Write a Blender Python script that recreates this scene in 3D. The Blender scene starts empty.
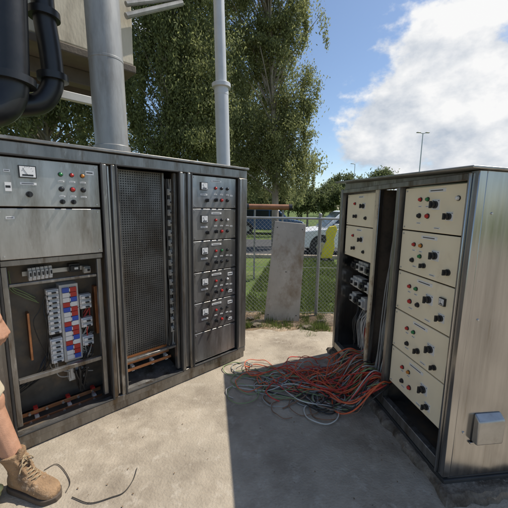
import bpy, bmesh, math, random
from mathutils import Vector, Matrix, noise as mnoise
random.seed(11)
R=math.radians
S=bpy.context.scene
COL=S.collection
# ------------------------------------------------------------------ camera
F=306.0; PITCH=R(8.6); ROLL=R(0.9); H=1.56
CP=Vector((0,0,H))
CM=Matrix.Rotation(R(90)-PITCH,3,'X')@Matrix.Rotation(ROLL,3,'Z')
cd=bpy.data.cameras.new('camera'); cam=bpy.data.objects.new('camera',cd); COL.objects.link(cam)
cam.matrix_world=Matrix.Translation(CP)@CM.to_4x4()
cd.sensor_width=36; cd.lens=36*F/508; cd.clip_end=3000; cd.clip_start=.05
S.camera=cam
S.view_settings.view_transform='Standard'; S.view_settings.look='None'; S.view_settings.exposure=0
def ray(px,py): return CM@Vector(((px-254)/F,(254-py)/F,-1))
def gp(px,py,z=0.0):
    d=ray(px,py); t=(z-H)/d.z; return CP+d*t
def yp(px,py,Y):
    d=ray(px,py); return CP+d*(Y/d.y)
def onY(T,px,py,y0=0.0):
    Ti=T.inverted(); o=Ti@CP; d=Ti.to_3x3()@ray(px,py); t=(y0-o.y)/d.y; p=o+d*t; return p.x,p.z
def onX(T,px,py,x0=0.0):
    Ti=T.inverted(); o=Ti@CP; d=Ti.to_3x3()@ray(px,py); t=(x0-o.x)/d.x; p=o+d*t; return p.y,p.z
# ------------------------------------------------------------------ materials
def nn(nt,t,**k):
    n=nt.nodes.new(t)
    for a,b in k.items(): setattr(n,a,b)
    return n
def mat(name,c,rough=.6,metal=0.0,var=.25,scale=6.0,bump=.0,bscale=60.0,stretch=(1,1,1),c2=None,c2t=(.5,.7),c2scale=3.0,rvar=.1,spec=.5,c3=None,c3t=(.55,.62),c3scale=12.0):
    m=bpy.data.materials.new(name); m.use_nodes=True; nt=m.node_tree; b=nt.nodes['Principled BSDF']; L=nt.links
    tc=nn(nt,'ShaderNodeTexCoord'); mp=nn(nt,'ShaderNodeMapping'); mp.inputs['Scale'].default_value=stretch
    L.new(tc.outputs['Object'],mp.inputs['Vector'])
    n=nn(nt,'ShaderNodeTexNoise'); n.inputs['Scale'].default_value=scale; n.inputs['Detail'].default_value=5; n.inputs['Roughness'].default_value=.65
    L.new(mp.outputs['Vector'],n.inputs['Vector'])
    cr=nn(nt,'ShaderNodeValToRGB'); e=cr.color_ramp.elements
    e[0].position=.3; e[1].position=.72
    e[0].color=(*[max(0,x*(1-var)) for x in c],1); e[1].color=(*[min(1,x*(1+var)) for x in c],1)
    L.new(n.outputs['Fac'],cr.inputs['Fac']); out=cr.outputs['Color']
    for cc,tt,ss in ((c2,c2t,c2scale),(c3,c3t,c3scale)):
        if not cc: continue
        n2=nn(nt,'ShaderNodeTexNoise'); n2.inputs['Scale'].default_value=ss; n2.inputs['Detail'].default_value=6; n2.inputs['Roughness'].default_value=.7
        L.new(mp.outputs['Vector'],n2.inputs['Vector'])
        r2=nn(nt,'ShaderNodeMapRange'); r2.inputs['From Min'].default_value=tt[0]; r2.inputs['From Max'].default_value=tt[1]
        L.new(n2.outputs['Fac'],r2.inputs['Value'])
        mx=nn(nt,'ShaderNodeMixRGB'); mx.inputs['Color2'].default_value=(*cc,1)
        L.new(r2.outputs['Result'],mx.inputs['Fac']); L.new(out,mx.inputs['Color1']); out=mx.outputs['Color']
    L.new(out,b.inputs['Base Color'])
    rr=nn(nt,'ShaderNodeMapRange'); rr.inputs['To Min'].default_value=max(.02,rough-rvar); rr.inputs['To Max'].default_value=min(1,rough+rvar)
    L.new(n.outputs['Fac'],rr.inputs['Value']); L.new(rr.outputs['Result'],b.inputs['Roughness'])
    b.inputs['Metallic'].default_value=metal; b.inputs['Specular IOR Level'].default_value=spec
    if bump:
        n3=nn(nt,'ShaderNodeTexNoise'); n3.inputs['Scale'].default_value=bscale; n3.inputs['Detail'].default_value=4
        L.new(mp.outputs['Vector'],n3.inputs['Vector'])
        bp=nn(nt,'ShaderNodeBump'); bp.inputs['Strength'].default_value=bump; bp.inputs['Distance'].default_value=.01
        L.new(n3.outputs['Fac'],bp.inputs['Height']); L.new(bp.outputs['Normal'],b.inputs['Normal'])
    return m
M={}
M['conc']=mat('concrete',(.395,.338,.262),.92,0,.28,1.3,.6,70,c2=(.18,.145,.108),c2t=(.46,.74),c2scale=1.7,spec=.2,c3=(.5,.445,.365),c3t=(.55,.78),c3scale=9)
M['rconc']=mat('rough_concrete',(.22,.185,.145),.95,0,.4,6,1.0,45,c2=(.09,.07,.052),c2t=(.46,.6),c2scale=5,spec=.15,c3=(.38,.33,.26),c3t=(.6,.7),c3scale=16)
M['soil']=mat('soil',(.2,.145,.095),.95,0,.4,5,1.0,30,c2=(.36,.28,.2),c2t=(.48,.62),spec=.1,c3=(.1,.075,.05),c3t=(.58,.66),c3scale=18)
M['lawn']=mat('lawn',(.10,.14,.04),.95,0,.35,.8,.3,40,c2=(.17,.18,.08),c2t=(.5,.7),c2scale=.5,spec=.1)
M['asph']=mat('asphalt',(.06,.06,.062),.9,0,.2,8,.3,90)
M['grey']=mat('grey_steel',(.42,.415,.405),.34,.8,.22,3,.04,40,(3,3,.6),c2=(.21,.19,.165),c2t=(.46,.7),c2scale=2.0,c3=(.52,.515,.5),c3t=(.6,.75),c3scale=7)
M['frame']=mat('weathered_frame_steel',(.245,.237,.223),.36,.72,.3,4,.05,40,(3,3,.5),c2=(.115,.087,.06),c2t=(.5,.66),c2scale=2.4,c3=(.4,.39,.37),c3t=(.58,.68),c3scale=6)
M['stain']=mat('stainless',(.43,.43,.43),.2,.97,.1,4,.02,7,(7,7,.5),c2=(.3,.298,.295),c2t=(.42,.72),c2scale=1.5,rvar=.1,c3=(.26,.235,.205),c3t=(.62,.78),c3scale=3)
M['stainr']=mat('stainless_roof',(.4,.395,.38),.4,.85,.15,5,.03,60,(2,2,2),c2=(.22,.2,.175),c2t=(.48,.7),c2scale=2)
M['lroof']=mat('dull_roof_steel',(.26,.25,.235),.45,.65,.25,5,.03,60,(2,2,2),c2=(.13,.11,.09),c2t=(.5,.7),c2scale=3)
M['sheet']=mat('weathered_sheet',(.44,.395,.335),.6,.2,.18,3,.1,30,(1,1,.7),c2=(.25,.185,.12),c2t=(.48,.66),c2scale=2.5,c3=(.54,.51,.46),c3t=(.58,.7),c3scale=6)
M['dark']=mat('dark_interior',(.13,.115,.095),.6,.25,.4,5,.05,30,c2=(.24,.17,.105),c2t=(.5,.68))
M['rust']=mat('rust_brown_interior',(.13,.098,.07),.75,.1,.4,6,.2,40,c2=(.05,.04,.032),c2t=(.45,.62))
M['dbeige']=mat('dirty_cream_enamel',(.68,.59,.43),.5,.05,.2,5,.1,40,(1,1,.5),c2=(.25,.14,.07),c2t=(.5,.62),c2scale=6,c3=(.08,.06,.045),c3t=(.6,.7),c3scale=9)
M['black']=mat('black_plastic',(.022,.022,.024),.4,0,.2,20)
M['rubber']=mat('rubber',(.035,.034,.033),.75,0,.3,10)
M['cream']=mat('cream_enamel',(.92,.81,.59),.4,0,.05,3,.02,30,(1,1,.6),c2=(.66,.53,.35),c2t=(.56,.85),c2scale=3,c3=(.45,.34,.21),c3t=(.65,.78),c3scale=6)
M['white']=mat('white_plastic',(.8,.79,.77),.4,0,.06,10)
M['offw']=mat('aged_white_plastic',(.62,.61,.57),.5,0,.12,10)
M['red']=mat('red_plastic',(.5,.03,.025),.35,0,.1,10)
M['green']=mat('green_plastic',(.03,.22,.07),.35,0,.1,10)
M['blue']=mat('blue_plastic',(.03,.09,.5),.35,0,.1,10)
M['amber']=mat('amber_plastic',(.6,.22,.03),.35,0,.1,10)
M['copper']=mat('copper',(.55,.26,.13),.42,.85,.25,8,c2=(.25,.12,.07),c2t=(.5,.7))
M['blackpipe']=mat('black_pipe_paint',(.018,.018,.02),.38,0,.3,5,.05,40)
M['galv']=mat('galvanised_pipe',(.33,.325,.31),.45,.3,.16,4,.05,40,(2,2,.4),c2=(.21,.195,.175),c2t=(.48,.7))
M['polep']=mat('pole_grey_paint',(.52,.525,.53),.45,.15,.1,4)
M['tank']=mat('cream_render',(.58,.52,.41),.85,0,.15,2,.3,40,(1,1,.35),c2=(.22,.18,.13),c2t=(.52,.72),c2scale=1.3)
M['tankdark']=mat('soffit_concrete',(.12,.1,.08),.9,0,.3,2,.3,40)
M['beam']=mat('white_beam_paint',(.62,.62,.6),.5,0,.12,4,c2=(.35,.3,.24),c2t=(.58,.75))
M['wire']=mat('galvanised_wire',(.34,.35,.35),.5,.6,.15,8)
M['bark']=mat('bark',(.32,.27,.215),.95,0,.4,5,.8,25,(1,1,.25),c2=(.45,.4,.34),c2t=(.5,.65))
M['carw']=mat('white_car_paint',(.8,.81,.82),.25,0,.03,2)
M['carb']=mat('blue_car_paint',(.06,.12,.25),.25,0,.05,2)
M['glass']=mat('dark_car_glass',(.03,.036,.042),.08,0,.1,2)
M['tyre']=mat('tyre',(.03,.03,.03),.85,0,.2,12)
M['rim']=mat('alloy',(.5,.5,.5),.35,.8,.1,8)
M['yellow']=mat('yellow_plastic',(.8,.62,.03),.5,0,.08,6)
M['rustpipe']=mat('rust_orange_paint',(.28,.12,.06),.65,0,.3,5,.1,30)
M['skin']=mat('skin',(.46,.25,.16),.45,0,.12,22,.2,230,c2=(.36,.17,.1),c2t=(.48,.75),c2scale=8,c3=(.54,.33,.23),c3t=(.56,.72),c3scale=18)
M['hair']=mat('hair',(.06,.04,.025),.7,0,.3,40,.5,90)
M['shorts']=mat('beige_cotton',(.5,.42,.3),.9,0,.12,12,.3,260)
M['shirt']=mat('dark_shirt_cotton',(.06,.07,.1),.9,0,.15,12,.3,260)
M['boot']=mat('tan_suede',(.31,.2,.115),.9,0,.28,14,.6,120,c2=(.15,.095,.058),c2t=(.5,.64),c2scale=12,spec=.2,c3=(.44,.33,.23),c3t=(.56,.66),c3scale=24)
M['sole']=mat('boot_sole',(.1,.075,.055),.85,0,.2,20)
M['lace']=mat('lace',(.34,.26,.16),.9,0,.2,60)
M['eye']=mat('eye_white',(.8,.78,.75),.25,0,.03,5)
M['lip']=mat('lip',(.4,.16,.13),.5,0,.05,9)
M['canvas']=mat('pale_yellow_cloth',(.62,.58,.26),.9,0,.15,12,.3,150)
M['cor']=mat('cable_orange',(.72,.13,.045),.5,0,.25,5)
M['cred']=mat('cable_red',(.55,.05,.035),.5,0,.25,5)
M['cgrn']=mat('cable_green',(.24,.31,.14),.55,0,.25,5)
M['cbrn']=mat('cable_brown',(.25,.14,.085),.55,0,.25,5)
M['cgry']=mat('cable_grey',(.34,.33,.3),.55,0,.25,5)
M['cblk']=mat('cable_black',(.035,.033,.03),.5,0,.2,5)
M['cwht']=mat('cable_white',(.6,.58,.52),.5,0,.1,5)
M['twig']=mat('twig',(.04,.035,.03),.8,0,.2,5)
M['litter']=mat('dry_leaf',(.17,.11,.06),.9,0,.4,8)
def leafmat(name,c,tf=.5):
    m=bpy.data.materials.new(name); m.use_nodes=True; nt=m.node_tree; L=nt.links; b=nt.nodes['Principled BSDF']
    g=nn(nt,'ShaderNodeNewGeometry'); cr=nn(nt,'ShaderNodeValToRGB'); e=cr.color_ramp.elements
    e[0].color=(*[x*.6 for x in c],1); e[1].color=(min(1,c[0]*1.6),min(1,c[1]*1.5),c[2]*1.4,1)
    L.new(g.outputs['Random Per Island'],cr.inputs['Fac']); L.new(cr.outputs['Color'],b.inputs['Base Color'])
    b.inputs['Roughness'].default_value=.65; b.inputs['Specular IOR Level'].default_value=.25
    tr=nn(nt,'ShaderNodeBsdfTranslucent'); L.new(cr.outputs['Color'],tr.inputs['Color'])
    mx=nn(nt,'ShaderNodeMixShader'); mx.inputs['Fac'].default_value=tf
    L.new(b.outputs['BSDF'],mx.inputs[1]); L.new(tr.outputs['BSDF'],mx.inputs[2]); L.new(mx.outputs['Shader'],nt.nodes['Material Output'].inputs['Surface'])
    return m
M['leafA']=leafmat('leaf_olive',(.26,.285,.125)); M['leafB']=leafmat('leaf_dark',(.22,.25,.11)); M['leafC']=leafmat('leaf_far',(.14,.17,.075)); M['blade']=leafmat('grass_blade',(.13,.175,.05),.4)
def perfmat():
    m=mat('perforated_steel',(.2,.195,.185),.42,.65,.35,2.2,c2=(.1,.085,.07),c2t=(.45,.65)); nt=m.node_tree; L=nt.links; b=nt.nodes['Principled BSDF']
    old=b.inputs['Base Color'].links[0].from_socket
    tc=nn(nt,'ShaderNodeTexCoord'); a=nn(nt,'ShaderNodeVectorMath',operation='MULTIPLY'); a.inputs[1].default_value=(56,0,56)
    L.new(tc.outputs['Object'],a.inputs[0]); f=nn(nt,'ShaderNodeVectorMath',operation='FRACTION'); L.new(a.outputs[0],f.inputs[0])
    s=nn(nt,'ShaderNodeVectorMath',operation='SUBTRACT'); s.inputs[1].default_value=(.5,0,.5); L.new(f.outputs[0],s.inputs[0])
    l=nn(nt,'ShaderNodeVectorMath',operation='LENGTH'); L.new(s.outputs[0],l.inputs[0])
    q=nn(nt,'ShaderNodeMath',operation='LESS_THAN'); q.inputs[1].default_value=.28; L.new(l.outputs['Value'],q.inputs[0])
    mx=nn(nt,'ShaderNodeMixRGB'); mx.inputs['Color2'].default_value=(.012,.012,.012,1); L.new(q.outputs[0],mx.inputs['Fac']); L.new(old,mx.inputs['Color1']); L.new(mx.outputs['Color'],b.inputs['Base Color'])
    return m
M['perf']=perfmat()
# ------------------------------------------------------------------ mesh builder
class MB:
    def __init__(s): s.v=[]; s.f=[]; s.mi=[]; s.cur=0
    def face(s,*i): s.f.append(tuple(i)); s.mi.append(s.cur)
    def hexa(s,p):
        b=len(s.v); s.v+= [tuple(q) for q in p]
        for q in ((0,3,2,1),(4,5,6,7),(0,1,5,4),(1,2,6,5),(2,3,7,6),(3,0,4,7)): s.face(*[b+i for i in q])
        return s
    def box(s,x0,x1,y0,y1,z0,z1):
        return s.hexa([(x0,y0,z0),(x1,y0,z0),(x1,y1,z0),(x0,y1,z0),(x0,y0,z1),(x1,y0,z1),(x1,y1,z1),(x0,y1,z1)])
    def rings(s,rs,closed=False,cap=True):
        b=len(s.v); n=len(rs[0])
        for r in rs: s.v+=[tuple(p) for p in r]
        for i in range(len(rs)-1):
            for j in range(n):
                k=(j+1)%n; s.face(b+i*n+j,b+i*n+k,b+(i+1)*n+k,b+(i+1)*n+j)
        if cap:
            s.face(*[b+j for j in range(n)][::-1]); s.face(*[b+(len(rs)-1)*n+j for j in range(n)])
        return s
    def tube(s,pts,r,n=8,cap=True):
        pts=[Vector(p) for p in pts]; rs=[]; N=len(pts)
        if not hasattr(r,'__len__'): r=[r]*N
        up=None
        for i,p in enumerate(pts):
            t=(pts[min(i+1,N-1)]-pts[max(i-1,0)]).normalized()
            if up is None:
                up=t.orthogonal().normalized()
            up=(up-t*up.dot(t)); up=up.normalized() if up.length>1e-6 else t.orthogonal().normalized()
            w=t.cross(up)
            rs.append([p+(up*math.cos(2*math.pi*j/n)+w*math.sin(2*math.pi*j/n))*r[i] for j in range(n)])
        return s.rings(rs,cap=cap)
    def cyl(s,p0,p1,r0,r1=None,n=16): return s.tube([p0,p1],[r0,r0 if r1 is None else r1],n)
    def caps(s,p0,p1,r0,r1=None,n=14):
        p0=Vector(p0);p1=Vector(p1); r1=r0 if r1 is None else r1; d=(p1-p0)
        d=d.normalized() if d.length>1e-6 else Vector((0,0,1))
        pts=[];rr=[]
        for a in range(5):
            q=math.pi/2*(1-a/4.0)*.97; pts.append(p0-d*r0*math.sin(q)); rr.append(max(r0*math.cos(q),r0*.05))
        for a in range(5):
            q=math.pi/2*(a/4.0)*.97; pts.append(p1+d*r1*math.sin(q)); rr.append(max(r1*math.cos(q),r1*.05))
        if (p1-p0).length<1e-6: del pts[5]; del rr[5]
        return s.tube(pts,rr,n)
    def ell(s,c,rx,ry,rz,n=20,m=12):
        rs=[]
        for i in range(m+1):
            a=-math.pi/2+math.pi*(i+.02)/(m+.04); rs.append([(c[0]+rx*math.cos(a)*math.cos(2*math.pi*j/n),c[1]+ry*math.cos(a)*math.sin(2*math.pi*j/n),c[2]+rz*math.sin(a)) for j in range(n)])
        return s.rings(rs)
    def build(s,name,m,parent=None,bevel=0,smooth=True,ang=35):
        me=bpy.data.meshes.new(name); me.from_pydata(s.v,[],s.f)
        for q in (m if isinstance(m,(list,tuple)) else [m]): me.materials.append(M[q] if isinstance(q,str) else q)
        me.polygons.foreach_set('material_index',s.mi)
        if smooth:
            me.polygons.foreach_set('use_smooth',[True]*len(me.polygons)); me.set_sharp_from_angle(angle=R(ang))
        me.update()
        o=bpy.data.objects.new(name,me); COL.objects.link(o)
        if parent: o.parent=parent
        if bevel:
            b=o.modifiers.new('b','BEVEL'); b.width=bevel; b.segments=2; b.limit_method='ANGLE'; b.angle_limit=R(40)
        return o
def remesh(o,vs,it=4):
    r=o.modifiers.new('r','REMESH'); r.mode='VOXEL'; r.voxel_size=vs; r.use_smooth_shade=True
    q=o.modifiers.new('s','SMOOTH'); q.factor=.5; q.iterations=it
def tag(o,label,cat,group=None,kind=None):
    if label: o['label']=label
    if cat: o['category']=cat
    if group: o['group']=group
    if kind: o['kind']=kind
    return o
def thing(name,label,cat,loc=(0,0,0),rz=0,group=None):
    o=bpy.data.objects.new(name,None); COL.objects.link(o); o.location=loc; o.rotation_euler=(0,0,rz); o.empty_display_size=.1
    return tag(o,label,cat,group)
def struct(o): o['kind']='structure'; return o
def crom(pts,k=8):
    P=[Vector(p) for p in pts]; P=[P[0]*2-P[1]]+P+[P[-1]*2-P[-2]]; out=[]
    for i in range(1,len(P)-2):
        for j in range(k):
            t=j/k; a,b,c,d=P[i-1],P[i],P[i+1],P[i+2]
            out.append(.5*((2*b)+(c-a)*t+(2*a-5*b+4*c-d)*t*t+(3*b-a-3*c+d)*t**3))
    out.append(P[-2]); return out
# ------------------------------------------------------------------ ground
m=MB(); m.v=[(-900,-300,-.09),(900,-300,-.09),(900,1500,-.09),(-900,1500,-.09)]; m.face(0,1,2,3); struct(m.build('ground','lawn',smooth=False))
m=MB()
fe=[]
for i in range(261):
    x=6-13*i/260; fe.append((x,3.74+.16*mnoise.noise((x*1.1,3,0))+.1*mnoise.noise((x*4,1,0))+.03*mnoise.noise((x*17,2,0))))
pl_=[(-7,3.6),(-14,3.6),(-14,-16),(16,-16),(16,3.6),(6,3.6)]+fe
b0=len(pl_); m.v=[(x,y,0) for x,y in pl_]+[(x,y,-.2) for x,y in pl_]; m.face(*range(b0))
for i in range(b0): j=(i+1)%b0; m.face(i,i+b0,j+b0,j)
struct(m.build('concrete_pad','conc',smooth=False))
m=MB(); nx,ny=220,44
for j in range(ny+1):
    for i in range(nx+1):
        x=-3+8*i/nx; y=3.5+1.35*j/ny; e=max(0,min(1,(4.85+.15*mnoise.noise((x*2,0,5))-y)/.35))
        z=-.1+e*(.062+.035*mnoise.noise((x*3,y*3,0))+.02*mnoise.noise((x*11,y*11,1))); 
        if y<3.95: z=min(z,-.012)
        m.v.append((x,y,z))
for j in range(ny):
    for i in range(nx): a=j*(nx+1)+i; m.face(a,a+1,a+nx+2,a+nx+1)
struct(m.build('soil_strip','soil',ang=180))
m=MB(); m.box(-60,80,10.2,16,-.1,-.08); struct(m.build('road','asph'))
m=MB(); m.box(-60,80,10.0,10.2,-.1,.03); struct(m.build('kerb','conc',bevel=.02))
for i,(px,py,s,lab) in enumerate(((258,326,.055,'broken concrete lump left of the leaning steel sheet foot'),(307,329,.07,'broken concrete lump right of the leaning steel sheet foot'),(322,322,.045,'small broken concrete lump beside the right cabinet near the fence'),(250,319,.04,'small broken concrete lump by the left cabinet near the fence'),(452,499,.035,'small broken concrete lump at the near bottom corner of the right cabinet'))):
    q=gp(px,py,-.03); bm=bmesh.new(); bmesh.ops.create_icosphere(bm,subdivisions=3,radius=1)
    for v_ in bm.verts:
        d=v_.co.copy(); k=1+.5*mnoise.noise(d*1.3+Vector((i*5,0,0)))+.15*mnoise.noise(d*4); v_.co=Vector((d.x*k*1.3,d.y*k,d.z*k*.6))*s
    me=bpy.data.meshes.new('concrete_rubble'); bm.to_mesh(me); bm.free(); me.materials.append(M['rconc']); o=bpy.data.objects.new('concrete_rubble',me); COL.objects.link(o); o.location=(q.x,q.y,-.02 if i<4 else .012); tag(o,lab,'rubble')
m=MB()
def blade(x,y,z,h,w):
    a=random.random()*6.28; lx=random.uniform(-.035,.035); ly=random.uniform(-.035,.035)
    b=len(m.v); m.v.extend([(x-w*math.cos(a),y-w*math.sin(a),z),(x+w*math.cos(a),y+w*math.sin(a),z),(x+lx,y+ly,z+h)]); m.face(b,b+1,b+2)
for i in range(30000):
    y=4.5+5.45*random.random()**1.5; x=random.uniform(-1.0,1.0)+y*.16
    if mnoise.noise((x*1.5,y*1.5,0))<-.15 and random.random()<.7: continue
    if y<4.9 and (random.random()<.5): continue
    blade(x,y,-.095,random.uniform(.04,.1),.006+.001*y)
tuf=[(random.gauss(.35,.5),random.uniform(3.82,4.5)) for i in range(34)]+[(.75+random.gauss(0,.1),3.9+random.gauss(0,.1)) for i in range(10)]
for tx,ty in tuf:
    for i in range(60): blade(tx+random.gauss(0,.035),ty+random.gauss(0,.035),-.05,random.uniform(.03,.13),.004)
o=m.build('grass','blade',smooth=False); o['kind']='stuff'; tag(o,'green lawn grass growing behind the chain link fence','grass')
# ------------------------------------------------------------------ cabinets: shared pieces
def knob(p,x,y,z,r=.016):
    m=MB(); m.cyl((x,y,z),(x,y-.01,z),r*1.15,n=20); m.cyl((x,y-.01,z),(x,y-.026,z),r*.75,n=16); m.box(x-r*.28,x+r*.28,y-.036,y-.02,z-r*1.0,z+r*1.0); return m.build('rotary_switch','black',p)
def sqknob(p,x,y,z,w=.062,r=.02,c='white'):
    m=MB(); m.box(x-w/2,x+w/2,y-.004,y,z-w/2,z+w/2)
    m.cur=1; m.cyl((x,y-.004,z),(x,y-.016,z),r*1.1,n=22); m.cyl((x,y-.016,z),(x,y-.034,z),r*.8,n=18); m.box(x-r*.25,x+r*.25,y-.044,y-.03,z-r*1.05,z+r*1.05)
    for a in (-.38,.38): m.box(x+a*w-.006,x+a*w+.006,y-.0046,y-.004,z+w*.34,z+w*.4)
    return m.build('rotary_isolator',[c,'black'],p,bevel=.0015)
def lamp(p,x,y,z,c,r=.011,name='indicator_lamp'):
    m=MB(); m.cyl((x,y,z),(x,y-.006,z),r*1.25,n=16); m.cur=1; m.tube([(x,y-.006,z),(x,y-.016,z),(x,y-.02,z)],[r,r*.9,r*.4],14); return m.build(name,['black',c],p)
def meter(p,x,y,z,w=.04,h=.04):
    m=MB(); m.box(x-w/2-.005,x+w/2+.005,y-.012,y,z-h/2-.005,z+h/2+.005); m.cur=1; m.box(x-w/2,x+w/2,y-.0145,y-.012,z-h/2,z+h/2)
    m.cur=0; m.box(x-w*.35,x+w*.35,y-.0155,y-.0146,z-h*.4,z-h*.25); m.tube([(x,y-.0155,z-h*.3),(x-w*.28,y-.0155,z+h*.3)],.0009,4)
    for k in range(7):
        a=R(30+20*k); m.tube([(x+w*.36*math.cos(a),y-.0152,z-h*.3+w*.6*math.sin(a)),(x+w*.42*math.cos(a),y-.0152,z-h*.3+w*.7*math.sin(a))],.0006,4)
    return m.build('meter',['black','white'],p)
def plate(p,x,y,z,w=.03,h=.01,c='white'):
    m=MB(); m.box(x-w/2,x+w/2,y-.003,y,z-h/2,z+h/2)
    m.cur=1
    m.box(x-w*.4,x+w*.35,y-.0036,y-.003,z-h*.12,z+h*.14)
    return m.build('label_plate',[c,'black'],p)
def panel(root,x0,x1,z0,z1,yf,mt,items,name='control_panel'):
    m=MB(); m.box(x0,x1,yf,yf+.018,z0,z1); p=m.build(name,mt,root,bevel=.004)
    w=x1-x0; h=z1-z0
    for fx,fz in ((.04,.07),(.96,.07),(.04,.93),(.96,.93)):
        x=x0+fx*w; z=z0+fz*h; q=MB(); q.cyl((x,yf,z),(x,yf-.004,z),.006,.005,n=10); q.build('screw','rim',p)
    for it in items:
        k,fx,fz=it[:3]; x=x0+fx*w; z=z0+fz*h; y=yf
        if k=='k': knob(p,x,y,z,*it[3:])
        elif k=='q': sqknob(p,x,y,z,*it[3:])
        elif k=='l': lamp(p,x,y,z,*it[3:])
        elif k=='b': lamp(p,x,y,z,it[3],.013,'push_button')
        elif k=='m': meter(p,x,y,z,*it[3:])
        elif k=='p': plate(p,x,y,z,*it[3:])
    return p
def seal(root,x0,x1,z0,z1,y=-.012,w=.013,mt='rubber'):
    m=MB(); m.box(x0-w,x0,y,0.0,z0-w,z1+w); m.box(x1,x1+w,y,0.0,z0-w,z1+w); m.box(x0+.0005,x1-.0005,y,0.0,z1,z1+w-.001); m.box(x0+.0005,x1-.0005,y,0.0,z0-w+.001,z0); return m.build('door_seal',mt,root,bevel=.003)
def breaker(root,x,y,z,w,h,d=.06,tog='black',name='circuit_breaker',body='white'):
    m=MB(); m.box(x-w/2,x+w/2,y-d*.7,y,z-h/2,z+h/2); m.box(x-w*.42,x+w*.42,y-d,y-d*.7,z-h*.3,z+h*.3); m.cur=1; m.box(x-w*.12,x+w*.22,y-d*1.22,y-d,z-h*.12,z+h*.16); return m.build(name,[body,tog],root,bevel=.002)
# ------------------------------------------------------------------ LEFT CABINET
A=gp(245,357); B=gp(28,451); v=A-B; angL=math.atan2(v.y,v.x)
TL=Matrix.Translation(A)@Matrix.Rotation(angL,4,'Z')
Lc=thing('switchboard_cabinet','long grey steel switchboard cabinet with three open bays, left of the concrete','electrical cabinet',A,angL)
WL=2.0; ZC=1.835; ZR=1.915
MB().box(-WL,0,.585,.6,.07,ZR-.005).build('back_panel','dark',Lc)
for a,b in ((-WL,-WL+.015),(-.015,0)): MB().box(a,b,.05,.585,.07,ZR-.005).build('side_panel','grey',Lc)
m=MB(); m.box(-WL-.015,.012,-.018,.62,ZR,ZR+.02); m.build('roof','lroof',Lc,bevel=.004)
m=MB(); m.box(-WL,0,.02,.6,0,.07); m.build('plinth','frame',Lc,bevel=.005)
m=MB(); m.box(-WL,0,0,.05,.07,.125); m.box(-WL,0,0,.05,ZC,ZR-.004); m.box(-.11,0,-.004,.05,.125,ZC); m.box(-WL,-WL+.085,-.004,.05,.125,ZC); m.build('frame','frame',Lc,bevel=.006)
m=MB(); m.box(-.098,-.075,-.011,-.004,.14,ZC-.01); m.build('edge_strip','grey',Lc,bevel=.002)
MB().box(-WL+.015,-.015,.05,.58,.071,.08).build('floor_plate','dark',Lc); MB().box(-WL+.015,-.015,.05,.58,ZC+.03,ZC+.05).build('ceiling_plate','dark',Lc)
for x0,x1 in ((-.735,-.63),(-1.325,-1.235)):
    m=MB(); m.box(x0,x0+.03,-.006,.06,.125,ZC); m.box(x1-.03,x1,-.006,.06,.125,ZC); m.box(x0+.03,x1-.03,.02,.04,.125,ZC); m.build('divider_post','frame',Lc,bevel=.005)
    m=MB(); m.box(x0+.038,x0+.05,.012,.02,.14,ZC-.01); m.build('edge_strip','grey',Lc,bevel=.002)
    MB().box((x0+x1)/2-.006,(x0+x1)/2+.006,.06,.58,.08,ZC+.025).build('partition','dark',Lc)
zs=ZC-.005
seal(Lc,-1.905,-1.335,.13,zs); seal(Lc,-1.225,-.745,.13,zs); seal(Lc,-.62,-.12,.13,zs)
ph=(1.825-.135)/6
for i in range(6):
    z1=1.825-i*ph; z0=z1-ph+.008
    it=[]
    if i<5:
        it=[('m',.24,.68,.06,.055),('p',.24,.42,.07,.014),('p',.52,.86,.11,.016),('l',.5,.64,'red'),('l',.64,.64,'green' if i==2 else 'black'),('l',.78,.64,'white' if i%2 else 'black'),
            ('k',.3,.24,.014),('k',.5,.26,.014),('b',.64,.26,'red' if i!=2 else 'black'),('b',.78,.26,'black'),('p',.88,.42,.03,.012),('p',.5,.44,.03,.009),('p',.64,.44,.03,.009),('p',.78,.44,.03,.009)]
        if i in(3,4): it+= [('p',.86,.8,.06,.03),('p',.86,.18,.05,.025)]
    panel(Lc,-.61,-.13,z0,z1,.012,'grey',it,'control_panel' if i<5 else 'blank_panel')
it=[('m',.30,.72,.075,.06),('p',.30,.48,.08,.014),('k',.30,.26,.015),('p',.13,.72,.03,.014),('p',.13,.4,.03,.05)]
for j,c in enumerate(('green','red','amber')): it+=[('l',.6+.11*j,.72,c),('p',.6+.11*j,.57,.035,.009)]
for j,c in enumerate(('black','red','black')): it+=[('b',.6+.11*j,.4,c),('p',.6+.11*j,.24,.035,.009)]
it+=[('k',.6,.12,.013),('k',.71,.12,.013),('p',.9,.8,.05,.025)]
panel(Lc,-1.9,-1.34,1.545,1.825,.012,'grey',it)
panel(Lc,-1.9,-1.34,1.235,1.535,.012,'grey',[('p',.12,.82,.04,.014)],'blank_panel')
MB().box(-1.985,-1.29,.3,.312,.1,1.23).build('mounting_plate','dark',Lc)
def LL(px,py,y=.2): return onY(TL,px,py,y)
m=MB()
m.box(-1.9,-1.34,.03,.07,1.195,1.23); m.box(-1.9,-1.87,.05,.09,.15,1.19); m.box(-1.375,-1.345,.05,.09,.15,1.19); m.box(-1.868,-1.377,.06,.09,.43,.46); m.box(-1.868,-1.377,.06,.09,1.06,1.08)
m.build('inner_frame','frame',Lc,bevel=.003)
xa,_=LL(64,320); xb,_=LL(78,320); _,zt=LL(68,287); _,zb=LL(72,358)
m=MB(); m.box(xa-.015,xb+.015,.2,.3,zb-.02,zt+.02); ch=m.build('busbar_chassis','offw',Lc,bevel=.003)
nr=15; dz=(zt-zb)/nr
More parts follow.
